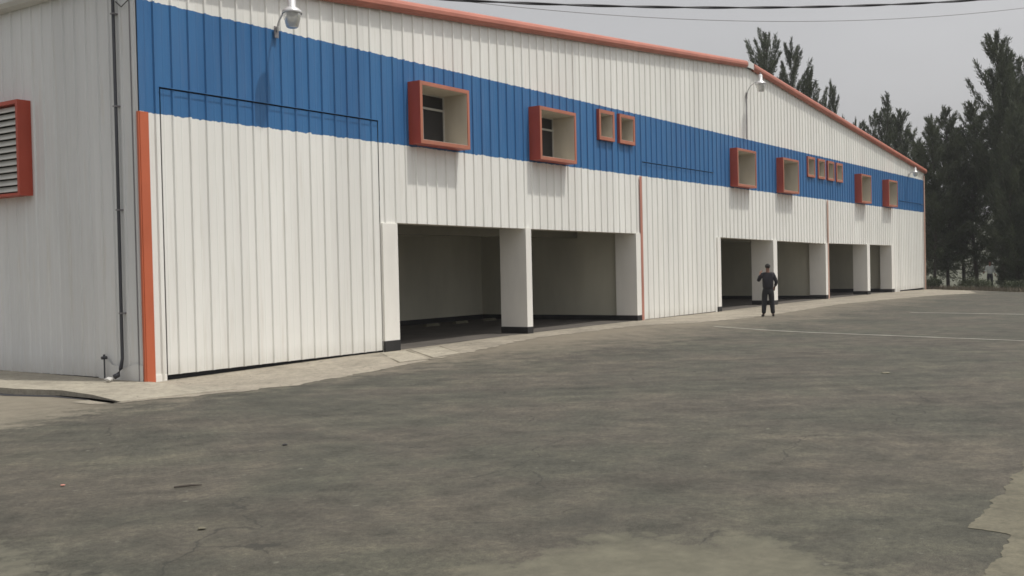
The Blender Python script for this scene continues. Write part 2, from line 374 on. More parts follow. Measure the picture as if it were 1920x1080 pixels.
# slab and kerb at the left of the corner
mb = MB(); P_ = [(-1.0, 9), (-2.05, .95), (-1.9, -.4), (-2.0, -1.6), (-.2, -1.9), (-.2, 9)]
P_ = [(-2.3, 9), (-2.2, .6), (-1.95, -.3), (-1.95, -1.1), (-2.05, -1.95), (-.16, -2.3), (-.16, 9)]
hz = [.10, .10, .09, .06, .012, .014, .10]
V = [(x, y, h) for (x, y), h in zip(P_, hz)] + [(x, y, -.02) for x, y in P_]
N_ = len(P_)
F = [list(range(N_))] + [[i, (i + 1) % N_, (i + 1) % N_ + N_, i + N_] for i in range(N_)]
o = mesh_obj('pavement', V, F, M['slab']); tag(o, kind='structure', label='raised concrete pavement along the left side wall')
V = []; F = []
for i, (x, y) in enumerate([(-2.3, 9), (-2.2, .6), (-1.95, -.3), (-1.95, -1.1), (-2.05, -1.95)]):
    V += [(x - .16, y - .02, .006), (x - .004, y, .006)]
F = [[2 * i, 2 * i + 2, 2 * i + 3, 2 * i + 1] for i in range(4)]  # flat near-black strip on the ground along the kerb foot
tag(mesh_obj('kerb_strip', V, F, M['gap']), kind='structure', label='dark strip along the kerb at the left')

# ------------------------------------------------------------------ the warehouse
WH = empty('warehouse', (0, 0, 0), label='long white corrugated metal warehouse with a blue band, red window boxes and open bays', cat='warehouse')
PITCH = .372; RH = .034
def rib_profile(s, ph=.14, pitch=PITCH, rh=RH):
    t = (s - ph) % pitch
    if t < .018: return -rh * t / .018
    if t < .052: return -rh
    if t < .070: return -rh * (1 - (t - .052) / .018)
    tm = t - .070; mid = (pitch - .070) / 2
    if abs(tm - mid) < .02: return -.005 * (1 - abs(tm - mid) / .02)
    return 0.0
def rib_breaks(a, b_, ph=.14, pitch=PITCH):
    o = [a, b_]; k = math.floor((a - ph) / pitch) - 1
    while ph + k * pitch < b_:
        mid = .070 + (pitch - .070) / 2
        for t in (0, .018, .052, .070, mid - .02, mid, mid + .02):
            s = ph + k * pitch + t
            if a + .001 < s < b_ - .001: o.append(s)
        k += 1
    return sorted(o)
def clad(name, a, b_, zb, zt, y0, holes, mat, extra=(), ph=.14, pitch=PITCH, rh=RH, axis_y=False, x0=0, th=0):
    br = rib_breaks(a, b_, ph, pitch)
    for h in holes: br += [h[0], h[1]]
    br = sorted(set([round(q, 4) for q in list(br) + list(extra) if a <= q <= b_]))
    V = []; F = []
    def P(s, off, z):
        if axis_y: return (x0 + off, s, z)
        return (s, y0 + off, z)
    for s0, s1 in zip(br, br[1:]):
        if s1 - s0 < 1e-4: continue
        sm = (s0 + s1) / 2
        hs_ = sorted([h for h in holes if h[0] - 1e-5 <= sm <= h[1] + 1e-5], key=lambda h: h[2](sm) if callable(h[2]) else h[2])
        segs = []; cur = zb
        ev = lambda v, s: v(s) if callable(v) else v
        for h in hs_:
            segs.append((cur, h[2])); cur = h[3]
        segs.append((cur, zt))
        for lo, hi in segs:
            if ev(hi, sm) - ev(lo, sm) < .002: continue
            i = len(V); o0 = rib_profile(s0, ph, pitch, rh); o1 = rib_profile(s1, ph, pitch, rh)
            V += [P(s0, o0, ev(lo, s0)), P(s1, o1, ev(lo, s1)), P(s1, o1, ev(hi, s1)), P(s0, o0, ev(hi, s0))]
            F.append([i, i + 1, i + 2, i + 3] if not axis_y else [i, i + 3, i + 2, i + 1])
            if th:                                                    # the turned-in edges of a door leaf
                for zz, fl in ((lo, 0), (hi, 1)):
                    i = len(V); z0_, z1_ = ev(zz, s0), ev(zz, s1)
                    V += [P(s0, o0, z0_), P(s1, o1, z1_), P(s1, th, z1_), P(s0, th, z0_)]; F.append([i, i + 1, i + 2, i + 3])
    if th:
        for s_ in (a, b_):
            i = len(V); V += [P(s_, 0, zb), P(s_, th, zb), P(s_, th, zt), P(s_, 0, zt)]; F.append([i, i + 1, i + 2, i + 3])
    o = mesh_obj(name, V, F, mat, WH)
    bm = bmesh.new(); bm.from_mesh(o.data); bmesh.ops.remove_doubles(bm, verts=bm.verts[:], dist=1e-5); bm.to_mesh(o.data); bm.free()
    return o
L0, L1, RS = -.18, 55.4, 27.35
def roof_z(s): return 7.09 + (9.38 - 7.09) * (s - 0) / RS if s < RS else 9.38 - (9.38 - 7.04) * (s - RS) / (L1 - RS)
top1 = lambda s: 2.92 + (2.85 - 2.92) * (s - 6.49) / 11.6
top2 = lambda s: 2.81 + (2.66 - 2.81) * (s - 24.48) / 12
top3 = lambda s: 2.68 + (2.64 - 2.68) * (s - 36.95) / 10.8
WIN = [(7.01, 8.88, .35, 1), (11.99, 13.86, .35, 1), (15.62, 16.56, .09, 0), (16.88, 17.87, .09, 0), (25.52, 27.40, .32, 1), (30.33, 32.22, .32, 1),
       (34.07, 35.07, .08, 0), (35.50, 36.48, .08, 0), (36.86, 37.81, .08, 0), (38.14, 39.11, .08, 0), (41.23, 42.95, .34, 1), (46.23, 48.0, .34, 1)]
ZW = {1: (4.72, 6.14), 0: (5.59, 6.49)}
DOORS = [(.26, 5.97, .02, 5.16), (18.44, 24.02, .02, 5.15), (49.54, 55.1, .02, 5.17)]
holes = [(d[0], d[1], -.2, d[3]) for d in DOORS] + [(6.49, 17.89, -.2, top1), (24.48, 36.44, -.2, top2), (36.95, 47.73, -.2, top3)]
holes += [(s0 + .06, s1 - .06, ZW[b_][0] + .06, ZW[b_][1] - .06) for s0, s1, d_, b_ in WIN]
clad('front_wall', L0, L1, -.1, roof_z, 0, holes, M['clad'], extra=[0, RS, 24.2])
# side wall, facing left
lvh = [(3.30, 5.4, 3.50, 5.14)]
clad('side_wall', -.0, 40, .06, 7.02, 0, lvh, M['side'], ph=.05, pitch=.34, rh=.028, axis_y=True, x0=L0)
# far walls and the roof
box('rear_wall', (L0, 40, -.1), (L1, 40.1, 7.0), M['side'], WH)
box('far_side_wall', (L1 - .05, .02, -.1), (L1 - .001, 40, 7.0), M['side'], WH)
V = []; F = []
for y in (-.06, 40.2):
    for s, e in ((L0 - .1, 0), (RS, 0), (L1 + .1, 0)): V.append((s, y, roof_z(s) + .04))
    for s, e in ((L0 - .1, 0), (RS, 0), (L1 + .1, 0)): V.append((s, y, roof_z(s) + .12))
F = [[0, 6, 7, 1], [1, 7, 8, 2], [3, 4, 10, 9], [4, 5, 11, 10], [0, 1, 4, 3], [1, 2, 5, 4], [6, 9, 10, 7], [7, 10, 11, 8], [0, 3, 9, 6], [2, 8, 11, 5]]
mesh_obj('roof', V, F, M['roof'], WH)
# rake trims: rounded cap sheet along each slope
def rake(a, b_, hgt):
    prof = [(-.045, .0), (-.11, .0), (-.16, .03), (-.19, .09), (-.19, .17), (-.15, .24), (-.08, .28), (.10, .285), (.10, .24)]
    prof = [(p, q * hgt / .28) for p, q in prof]
    V = []; n_ = 60
    for i in range(n_ + 1):
        s = a + (b_ - a) * i / n_
        for (p, q) in prof: V.append((s, p, roof_z(s) + q - .01))
    K = len(prof); F = [[i * K + k, i * K + (k + 1) % K, (i + 1) * K + (k + 1) % K, (i + 1) * K + k] for i in range(n_) for k in range(K)]
    F += [list(range(K)), [n_ * K + k for k in range(K)][::-1]]
    return mesh_obj('rake_trim', V, F, M['salmon'], WH, smooth=False)
rake(L0 - .12, RS - .25, .28); rake(RS + .45, L1 + .1, .30)
# ridge cap of pale sheet showing between the two trims
V = []
mb = MB(); mb.v = [(RS - .3, -.14, 9.36), (RS + .1, -.14, 9.38), (RS + .55, -.14, 9.34), (RS + .55, -.14, 9.58), (RS + .1, -.14, 9.63), (RS - .3, -.14, 9.60)]
mb.v += [(x, 40, z) for x, y, z in mb.v[:6]]
mb.f = [[0, 1, 2, 3, 4, 5], [5, 4, 10, 11], [4, 3, 9, 10], [3, 2, 8, 9], [0, 5, 11, 6]]
mb.build('ridge_cap', M['gutter'], WH)
# eaves gutter on the left
mb = MB(); K_ = [(L0 - .02, 6.96), (L0 - .20, 6.98), (L0 - .26, 7.05), (L0 - .27, 7.24), (L0 - .02, 7.27)]
mb.v = [(x, y, z) for y in (-.02, 40) for x, z in K_]
mb.f = [[k, (k + 1) % 5, 5 + (k + 1) % 5, 5 + k] for k in range(5)] + [[4, 3, 2, 1, 0], [5, 6, 7, 8, 9]]
mb.build('eaves_gutter', M['gutter'], WH)
# orange and blue corner flashing
MB().box((L0 - .006, -.052, -.02), (-.01, -.036, 4.68)).box((L0 - .030, -.040, -.02), (L0 - .0065, .012, 4.68)).build('corner_flashing', M['orange'], WH)
box('corner_flashing', (L0 - .005, -.050, 4.681), (-.06, -.036, 6.62), M['clad'], WH)
MB().box((18.21, -.045, .02), (18.36, -.036, 4.66)).build('orange_strip', M['fade1'], WH)
MB().box((36.78, -.045, .02), (36.93, -.036, 4.66)).build('orange_strip', M['fade2'], WH)
box('corner_flashing', (L1 - .22, -.055, -.02), (L1 + .03, -.036, 6.9), M['fade2'], WH)['label'] = 'faded pinkish corner strip at the far end'
# sliding doors
for k, (a, b_, z0, z1) in enumerate(DOORS):
    g = .036 if k == 0 else .03
    zb = .10 if k == 0 else .125
    d_ = clad('sliding_door', a + g, b_ - .018, zb, z1 - .032, .012 if k == 0 else .008, [], M['clad'], th=.05)
    box('door_recess', (a - .1, .10, -.1), (b_ + .1, .12, 5.4), M['gap'], WH)
    mb = MB().box((a - .02, -.042, z1 - .012), (b_ + .02, -.034, z1 + .0))
    mb.build('door_rail', M['clad'], WH)
mb = MB().box((.0, -.02, -.02), (.25, .0, .12)); mb.build('door_post_foot', M['white'], WH)

# pillars with black plinths
def pillar(s0, s1, dep, top, zb=.0, front=-.045, pl=.27):
    p = box('pillar', (s0, front, zb), (s1, dep, top), M['white'], WH)
    q = MB().box((s0 - .006, front - .006, zb - .05), (s1 + .006, dep + .006, zb + pl)); q = q.build('plinth', M['black'], p)
pillar(5.99, 6.49, .45, 2.90, .03)
pillar(11.66, 11.92, .80, 2.90, .08, pl=.20)
pillar(17.89, 18.19, .70, 2.86, .08, pl=.2)
pillar(24.2, 24.48, .5, 2.80, .08, pl=.2)
pillar(29.80, 30.22, .90, 2.76, .1, pl=.2)
pillar(36.44, 36.73, .72, 2.68, .1, pl=.2)
pillar(43.07, 43.55, .68, 2.68, .08, pl=.2)
pillar(47.73, 48.25, .58, 2.66, .05, pl=.2)
mb = MB().box((48.3, -.048, .04), (51.2, -.04, 2.9))
# rooms behind the openings
def room(a, b_, dep, top, mid):
    t = .12; zc = 3.02
    rm = MB().box((a - t, .42, -.1), (a, dep + t, zc)).box((b_, .42, -.1), (b_ + t, dep + t, zc)).box((a, dep, -.1), (b_, dep + t, zc)).build('room_wall', M['room'], WH)
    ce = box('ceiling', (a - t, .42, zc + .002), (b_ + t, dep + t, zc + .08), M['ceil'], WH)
    V = []
    n_ = 24
    for i in range(n_ + 1):
        s = a - .02 + (b_ - a + .04) * i / n_; z = top(min(max(s, a), b_))
        V += [(s, .004, z), (s, .40, z + .0), (s, .40, zc + .06), (s, .004, zc + .06)]
    F = [[4 * i + k, 4 * i + (k + 1) % 4, 4 * i + 4 + (k + 1) % 4, 4 * i + 4 + k] for i in range(n_) for k in range(4)]
    mesh_obj('lintel', V, F, M['beam'], WH)
    # black skirting
    MB().box((a + .002, .43, .0), (a + .03, dep - .002, .27)).box((b_ - .03, .43, .0), (b_ - .002, dep - .002, .27)).box((a + .031, dep - .03, .0), (b_ - .031, dep - .002, .27)).build('skirting', M['black'], WH)
    V = []; F = []; n_ = int((b_ - a) / .5)
    for i in range(n_ + 1):
        s = a + (b_ - a) * i / n_
        for y in (.06, 1.5, 3, dep): V.append((s, y, rise(s, y) + .012))
    F = [[4 * i + k, 4 * i + 4 + k, 4 * i + 5 + k, 4 * i + 1 + k] for i in range(n_) for k in range(3)]
    mesh_obj('room_floor', V, F, M['roomfloor'], WH)
    for y in ((1.9,) if mid else ()): pass
    box('ceiling_beam', (a + .001, 2.2, 2.78), (b_ - .001, 2.5, zc), M['ceil'], WH)
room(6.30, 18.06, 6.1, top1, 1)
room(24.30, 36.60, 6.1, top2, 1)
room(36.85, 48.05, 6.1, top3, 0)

# windows: red box frames standing proud of the wall, cream reveals, glass set back
for i, (s0, s1, D, big) in enumerate(WIN):
    z0, z1 = ZW[big]; t = .085 if big else .10; yb = .42 if big else .40
    def ring(a, b_, c_, d_, y0, y1, mb, th):
        mb.box((a, y0, c_), (a + th, y1, d_)); mb.box((b_ - th, y0, c_), (b_, y1, d_))
        mb.box((a + th, y0, c_), (b_ - th, y1, c_ + th)); mb.box((a + th, y0, d_ - th), (b_ - th, y1, d_))
        return mb
    wn = ring(s0, s1, z0, z1, -D, .02, MB(), t).build('window', M['red'], WH)
    if not big or i > 3: wn['label'] = ['small square red window box', 'large red window box'][big]
    ring(s0 + .004, s1 - .004, z0 + .004, z1 - .004, -D - .006, -D + .0, MB(), t - .0).build('front_edge', M['redface'], wn)
    ring(s0 + t - .001, s1 - t + .001, z0 + t - .001, z1 - t + .001, -D + .015, yb, MB(), .016).build('reveal', M['reveal'], wn)
    a, b_ = s0 + t + .012, s1 - t - .012; c_, d_ = z0 + t + .012, z1 - t - .012
    box('pane', (a, yb - .05, c_), (b_, yb - .04, d_), M['glass'], wn)
    zt = c_ + (d_ - c_) * .70
    fr = ring(a, b_, c_, d_, yb - .08, yb - .05, MB(), .03)
    if big: fr.box((a, yb - .085, zt), (b_, yb - .05, zt + .045)).box(((a + b_) / 2 - .02, yb - .083, c_), ((a + b_) / 2 + .02, yb - .05, zt))
    fr.build('window_frame', M['slat'], wn)
# louvred vent on the side wall
y0, y1, z0, z1, xf = 3.24, 5.5, 3.42, 5.21, L0 - .27
vt = MB().box((xf, y0, z0), (L0 + .05, y0 + .07, z1)).box((xf, y1 - .07, z0), (L0 + .05, y1, z1)).box((xf, y0 + .07, z1 - .07), (L0 + .05, y1 - .07, z1)).box((xf, y0 + .07, z0), (L0 + .05, y1 - .07, z0 + .05)).build('louvred_vent', M['red'], WH)
mb = MB(); nS = 13
for k in range(nS):
    zc = z0 + .07 + (z1 - z0 - .16) * (k + .5) / nS
    i = len(mb.v); x = xf + .02; h = .052
    for yy in (y0 + .071, y1 - .071):
        mb.v += [(x, yy, zc - h), (x + .012, yy, zc - h - .004), (x + .085, yy, zc + h - .004), (x + .073, yy, zc + h)]
    mb.f += [[i + 0, i + 4, i + 7, i + 3], [i + 1, i + 2, i + 6, i + 5], [i, i + 1, i + 5, i + 4], [i + 3, i + 7, i + 6, i + 2], [i, i + 3, i + 2, i + 1], [i + 4, i + 5, i + 6, i + 7]]
mb.build('louvre', M['slat'], vt)
box('vent_back', (L0 - .02, y0 + .072, z0 + .052), (L0 + .01, y1 - .072, z1 - .072), M['gap'], vt)
# drainpipe with its elbow, wires, plaster patch
dp = MB().tube([(L0 - .07, .52, 7.0), (L0 - .07, .52, 4), (L0 - .07, .54, .42), (L0 - .10, .55, .25), (L0 - .15, .56, .14), (L0 - .22, .57, .11)], [.030, .030, .030, .036, .045, .045], 10).build('drainpipe', M['pipe'], WH, True)
for z in (1.2, 3.0, 4.8, 6.4): box('pipe_bracket', (L0 - .105, .48, z), (L0 - .0, .56, z + .025), M['grey'], dp)
MB().tube([(L0 - .045, .5 - .02, 6.62), (L0 - .06, .3, 6.5), (L0 - .06, .12, 6.58), (L0 - .05, -.02, 6.9), (-.1, -.05, 7.1)], .009, 6).build('wire', M['cable'], WH)
MB().tube([(27.15, -.05, 6.62), (27.2, -.05, 8.25)], .022, 6).build('conduit', M['grey'], WH)
MB().tube([(L0 - .035, .12, -.0), (L0 - .035, .12, 7.0)], .012, 6).build('wire', M['grey'], WH)
V = [(L0 - .034, 1.30, .05), (L0 - .034, 1.22, .22), (L0 - .034, 1.02, .42), (L0 - .034, .9, .30), (L0 - .034, .5, .26), (L0 - .034, .2, .34), (L0 - .034, .02, .30), (L0 - .034, .02, .02), (L0 - .034, .9, .0)]
mesh_obj('plaster_patch', V, [list(range(len(V)))[::-1]], M['side'], WH)
box('base_gap', (L0 + .01, .0, -.05), (L0 + .03, 40, .14), M['gap'], WH)

# ------------------------------------------------------------------ wall lamps on goosenecks
def wall_lamp(bx, bz, lx, ly, lz, label, sc=1.0):
    r = empty('wall_lamp', (bx, -.036, bz), label=label, cat='lamp', group='goose-neck lamps on the front wall')
    o = Vector((bx, -.036, bz)); L = Vector((lx, ly, lz)) - o
    box('wall_plate', (-.05, -.03, -.16), (.05, .0, .06), M['grey'], r)
    arm = [Vector((0, -.03, -.03))]
    for k in range(9):
        a = k / 8 * math.pi / 2; arm.append(Vector((L.x * (1 - math.cos(a)), -.05 + (L.y + .05) * (1 - math.cos(a)), (L.z + .13 * sc) * math.sin(a))))
    MB().tube(arm, .020, 8).build('arm', M['galv'], r, True)
    c_ = L
    h = MB().lathe(c_, [(.0, .36 * sc), (.05 * sc, .36 * sc), (.075 * sc, .33 * sc), (.08 * sc, .13 * sc), (.13 * sc, .10 * sc), (.19 * sc, .05 * sc), (.20 * sc, .0), (.19 * sc, -.005)], 20).build('housing', M['galv'], r, True)
    MB().lathe(c_, [(.175 * sc, -.002), (.17 * sc, -.05 * sc), (.115 * sc, -.25 * sc), (.09 * sc, -.27 * sc), (0, -.275 * sc)], 20).build('lens', M['lampglass'], r, True)
    MB().lathe(c_ + Vector((0, 0, .36 * sc)), [(.03 * sc, 0), (.03 * sc, .06 * sc), (0, .065 * sc)], 12).build('photocell', M['grey'], r, True)
    return r
wall_lamp(3.0, 6.62, 2.88, -.62, 6.82, 'large galvanised goose-neck lamp high on the wall near the left corner')
wall_lamp(27.2, 8.35, 27.2, -.62, 8.66, 'goose-neck lamp below the roof ridge with a conduit under it', 1.05)
wall_lamp(51.7, 6.75, 51.3, -.5, 6.80, 'small goose-neck lamp at the far end of the wall just above the blue band', .8)

# ------------------------------------------------------------------ small things by the wall and in the first bay
for x, lab in ((13.87, 'leftmost'), (15.36, 'middle'), (16.93, 'rightmost')):
    mb = MB(); z = rise(x, 5) + .012
    mb.v = [(-.38, -.09, 0), (.38, -.09, 0), (.38, .09, 0), (-.38, .09, 0), (-.34, -.05, .11), (.34, -.05, .11), (.34, .05, .11), (-.34, .05, .11)]; mb.v = [(a_ * .85, b_ * .9, c_ * .7) for a_, b_, c_ in mb.v]
    mb.f = [[0, 3, 2, 1], [4, 5, 6, 7], [0, 1, 5, 4], [1, 2, 6, 5], [2, 3, 7, 6], [3, 0, 4, 7]]
    o = mb.build('wheel_stop', M['patch']); o.location = (x, 5.0, z)
    tag(o, lab + ' of the three low pale blocks on the floor of the dark first bay', 'wheel stop', 'pale blocks on the first bay floor')
sp = empty('standpipe', (L0 - .10, 1.02, .06), label='thin grey standpipe with a small tap head beside the side wall foot', cat='standpipe')
MB().tube([(0, 0, 0), (0, 0, .36)], .014, 8).build('pipe', M['pipe'], sp)
MB().tube([(-.05, 0, .36), (.05, 0, .36)], .028, 8).tube([(0, 0, .36), (0, 0, .42)], .02, 8).build('tap', M['pipe'], sp)
def rock(name, loc, r, mat, seed, label, cat, group=None, flat=.6):
    bm = bmesh.new(); bmesh.ops.create_icosphere(bm, subdivisions=2, radius=r)
    for v in bm.verts:
        k = 1 + .45 * noise.noise(v.co / r * 1.3 + Vector((seed, seed, 0))); v.co *= k; v.co.z *= flat
    me = bpy.data.meshes.new(name); bm.to_mesh(me); bm.free(); me.materials.append(mat)
    o = bpy.data.objects.new(name, me); COL.objects.link(o); o.location = loc
    return tag(o, label, cat, group)
rock('stone', (L0 - .36, .52, .085), .065, M['house'], 1, 'pale stone lying at the mouth of the drainpipe', 'stone')
rock('stone', (57.2, -.62, .0), .30, M['stone'], 4, 'tan stone at the far yard edge beside the building end', 'stone')
rock('litter_piece', (-6.11, -6.89, .012), .022, M['fade1'], 3, 'reddish scrap of litter on the asphalt at the left', 'litter', flat=.3)
rock('litter_piece', (-6.53, -9.28, .012), .03, M['patch2'], 5, 'pale scrap on the asphalt at the lower left', 'litter', flat=.25)
rock('litter_piece', (6.04, -10.78, .012), .07, M['patch'], 6, 'pale scrap on the open asphalt at the right', 'litter', flat=.15)
rock('litter_piece', (-3.62, -7.06, .01), .03, M['boot'], 7, 'small black scrap on the asphalt left of centre', 'litter', flat=.3)
tw = MB().tube([(-5.68, -7.87, .012), (-5.58, -7.97, .02), (-5.5, -8.02, .014)], [.008, .011, .005], 6).build('twig', M['bark'])
tag(tw, 'dark twig lying on the asphalt at the lower left', 'twig')

# ------------------------------------------------------------------ overhead cables
CAMP = Vector((-11.4954, -15.4759, 1.85))
def parab(p0, p1, p2, ext):
    # curve through three points, drawn out past both ends
    pts = []
    for i in range(-ext, 61 + ext):
        t = i / 60; a = (t - .5) * (t - 1) / .5; b_ = t * (1 - t) / .25; c_ = t * (t - .5) / .5
        pts.append(p0 * a + p1 * b_ + p2 * c_)
    return pts
c0 = CAMP + Vector((1548.65, 1243.6, 508.97)) * .008; c2 = CAMP + Vector((2171.08, 336.9, 486.85)) * .0105
def mid_on(ray, a, b_):     # where the sight line's ground track crosses the cable's
    d = b_ - a; t = ((a.x - CAMP.x) * d.y - (a.y - CAMP.y) * d.x) / (ray.x * d.y - ray.y * d.x)
    return CAMP + ray * t
c1 = mid_on(Vector((1831.07, 831.6, 481.02)), c0, c2)
# keep the middle station at its own fraction of the span
def fit(a, m_, b_):
    L = (Vector((b_.x - a.x, b_.y - a.y))).length; u = Vector((m_.x - a.x, m_.y - a.y)).length / L
    k = (m_.z - a.z - (b_.z - a.z) * u) / (u * (u - 1))
    return lambda t: Vector((a.x + (b_.x - a.x) * t, a.y + (b_.y - a.y) * t, a.z + (b_.z - a.z) * t + k * t * (t - 1)))
fc = fit(c0, c1, c2)
ts = [-.9 + 2.8 * i / 260 for i in range(261)]
mb = MB()
for ph in (0, math.pi):
    mb.tube([fc(t) + Vector((0, math.cos(t * 34 + ph), math.sin(t * 34 + ph))) * .011 for t in ts], .013, 6)
tag(mb.build('power_cable', M['cable'], None, True), 'thick twisted dark cable crossing the top of the sky', 'cable')
g0 = CAMP + Vector((1576.86, 1202.41, 504.88)) * .0095; g2 = CAMP + Vector((2181.83, 320.57, 466.42)) * .0120
g1 = mid_on(Vector((1909.55, 716.39, 451.96)), g0, g2)
fg = fit(g0, g1, g2)
tag(MB().tube([fg(t) for t in ts], .006, 6).build('telephone_wire', M['grey'], None, True), 'thin grey wire hanging just below the thick cable', 'wire')

# ------------------------------------------------------------------ conifers
def conifer(seed, H, Rad, nb, density, low=.06, multi=1, spread=1., u0=.12, pw=.75, lift=.28):
    rnd = np.random.RandomState(seed); rr = random.Random(seed)
    tv = MB(); Q = []
    tops = []
    for k in range(multi):
        a = rr.uniform(0, 6.28); off = 0 if k == 0 else Rad * rr.uniform(.25, .55)
        tops.append((off * math.cos(a), off * math.sin(a), H * (1 if k == 0 else rr.uniform(.78, .96))))
    for (ox, oy, th) in tops:
        pts = []; n_ = 9
        for i in range(n_):
            t = i / (n_ - 1); pts.append(Vector((ox * min(1, t * 2.2) + .12 * math.sin(t * 7 + seed), oy * min(1, t * 2.2) + .12 * math.cos(t * 5 + seed), th * t)))
        tv.tube(pts, [max(.02, (.010 * th) * (1 - i / (n_ - 1)) ** .8) for i in range(n_)], 7, False)
        per = nb // multi
        for j in range(per):
            t = low + (1 - low) * ((j + rr.random()) / per) ** .85
            k = min(n_ - 2, int(t * (n_ - 1))); f = t * (n_ - 1) - k; base = pts[k].lerp(pts[k + 1], min(1, f))
            az = rr.uniform(0, 6.283); prof = (1 - t) ** pw * (.55 + .45 * min(1, t / .25))
            Ln = (Rad * prof * rr.uniform(.55, 1.25) + .45) / (1 if multi == 1 else 1.35)
            el = rr.uniform(.25, .8) + .35 * t
            d = Vector((math.cos(az) * math.cos(el), math.sin(az) * math.cos(el), math.sin(el)))
            if t < .3: d.z -= rr.uniform(.1, .6); d.normalize()
            bp = []
            for q in range(5):
                u = q / 4; bp.append(base + d * Ln * u + Vector((0, 0, 1)) * Ln * lift * u * u)
            tv.tube(bp, [.028 * (1 - .8 * q / 4) for q in range(5)], 4, False)
            nt_ = max(8, int(Ln * density * 1.9))
            u = rnd.uniform(u0, 1.03, nt_)
            p = np.array(base)[None, :] + np.array(d)[None, :] * (Ln * u)[:, None]; p[:, 2] += Ln * lift * u * u
            sp_ = (.10 + .20 * (1 - u))[:, None] * min(1.2, Ln * .55 + .2) * spread; p += rnd.normal(0, 1, (nt_, 3)) * sp_
            dd = np.array(d)[None, :] * .7 + rnd.normal(0, .42, (nt_, 3)); dd[:, 2] += .55
            dd /= np.linalg.norm(dd, axis=1)[:, None]
            ll = rnd.uniform(.10, .30, nt_)[:, None]; sd = np.cross(dd, rnd.normal(0, 1, (nt_, 3))); sd /= np.linalg.norm(sd, axis=1)[:, None]
            wd = rnd.uniform(.014, .034, nt_)[:, None]
            Q.append(np.stack([p - sd * wd, p + sd * wd, p + dd * ll + sd * wd * .4, p + dd * ll - sd * wd * .4], 1))
    Q = np.concatenate(Q).reshape(-1, 3)
    me = bpy.data.meshes.new('crown'); n4 = len(Q); me.vertices.add(n4); me.vertices.foreach_set('co', Q.astype(np.float32).ravel())
    me.loops.add(n4); me.loops.foreach_set('vertex_index', np.arange(n4, dtype=np.int32))
    me.polygons.add(n4 // 4); me.polygons.foreach_set('loop_start', np.arange(0, n4, 4, dtype=np.int32)); me.polygons.foreach_set('loop_total', np.full(n4 // 4, 4, dtype=np.int32))
    me.materials.append(M['leaf']); me.update(); me.validate()
    tr = bpy.data.meshes.new('trunk'); tr.from_pydata([tuple(v) for v in tv.v], [], tv.f); tr.materials.append(M['bark']); tr.update()
    return me, tr, H
SP = {'slim': conifer(1, 12, 2.6, 84, 66, .1, spread=.62), 'dense': conifer(2, 15, 3.3, 230, 84, .02, 3, .85), 'feather': conifer(3, 18, 4.4, 96, 110, .15, 2, .55, .18, .42, .6),
      'plume': conifer(8, 16, 4.2, 130, 95, .12, 2, .55, .2, .5, .5), 'broad': conifer(4, 14, 3.4, 180, 70, .05, 4, .75), 'loose': conifer(5, 13, 3.0, 90, 62, .12, 1, .6)}
TREES = [  # kind, x, y, top height, width factor, turn, label
    ('slim', 60, .47, 11.5, 1.0, 0, 'slim dark conifer right beside the far end of the warehouse'),
    ('slim', 63, .19, 12.3, 1.05, 2, 'slim conifer with a pointed top, second to the right of the warehouse end'),
    ('loose', 68, 3.38, 11.0, 1.0, 1, 'low conifer showing above the last stretch of the roof slope'),
    ('plume', 61, -3.34, 16.3, .95, 0, 'tallest dense dark conifer at the right with a ragged leaning top'),
    ('loose', 64, -1.2, 12.8, 1.2, 2, 'open conifer at the left shoulder of the tallest tree'),
    ('dense', 59, -4.63, 13.0, .9, 4, 'dense dark conifer in front of the tallest tree at the right'),
    ('plume', 63, -4.9, 14.9, .9, 1, 'feathery conifer cut by the right edge of the picture'),
    ('loose', 70, .8, 11.7, 1.2, 3, 'conifer behind the gap between the slim pair and the dense trees'),
    ('dense', 72, -3.0, 12.4, 1.0, 5, 'dense conifer in the back row behind the tallest tree'),
    ('broad', 72, 6.48, 15.1, 1.0, 0, 'bushy many-topped conifer above the lower roof slope, its tallest top'),
    ('broad', 74, 8.18, 14.3, .8, 2, 'bushy conifer at the left of the clump above the lower roof slope'),
    ('loose', 75, 6.06, 14.0, 1.0, 4, 'conifer at the right of the clump above the lower roof slope'),
    ('slim', 70, 9.96, 15.9, .42, 1, 'spire-topped conifer just above the middle of the far roof slope, right of its pair'),
    ('slim', 72, 11.33, 15.2, .34, 3, 'shorter spire-topped conifer above the far roof slope, left of its pair'),
    ('feather', 64, 13.0, 18.9, 1.0, 0, 'tall open feathery conifer just right of the roof ridge'),
    ('feather', 66, 11.9, 18.2, .85, 2.2, 'second feathery conifer right of the roof ridge, wider with upturned branches'),
    ('slim', 76, 11.0, 14.0, .3, 2, 'tip of a conifer barely above the roof slope, left of two tips'),
    ('slim', 76, 10.17, 13.7, .3, 4, 'tip of a conifer barely above the roof slope, right of two tips'),
    ('dense', 66, -7.2, 15.5, 1.0, 3, 'dense conifer standing at the right picture edge behind the feathery one'),
    ('dense', 75, -2.2, 11.6, 1.1, 1, 'low dense conifer in the back row at the right'),
    ('dense', 58.5, -6.6, 11.5, .9, 2, 'dense dark conifer nearest the right picture edge'),
]
for kind, x, y, top, wf, rz, lab in TREES:
    cm, tm, H = SP[kind]; zb = land(x, y) - .1
    r = empty('conifer_tree', (x, y, zb), rz, label=lab, cat='tree', group='conifers behind the yard')
    s = (top - .9 - zb) / H
    for nm, me in (('trunk', tm), ('crown', cm)):
        o = bpy.data.objects.new(nm, me); COL.objects.link(o); o.parent = r; o.scale = (s * wf, s * wf, s)
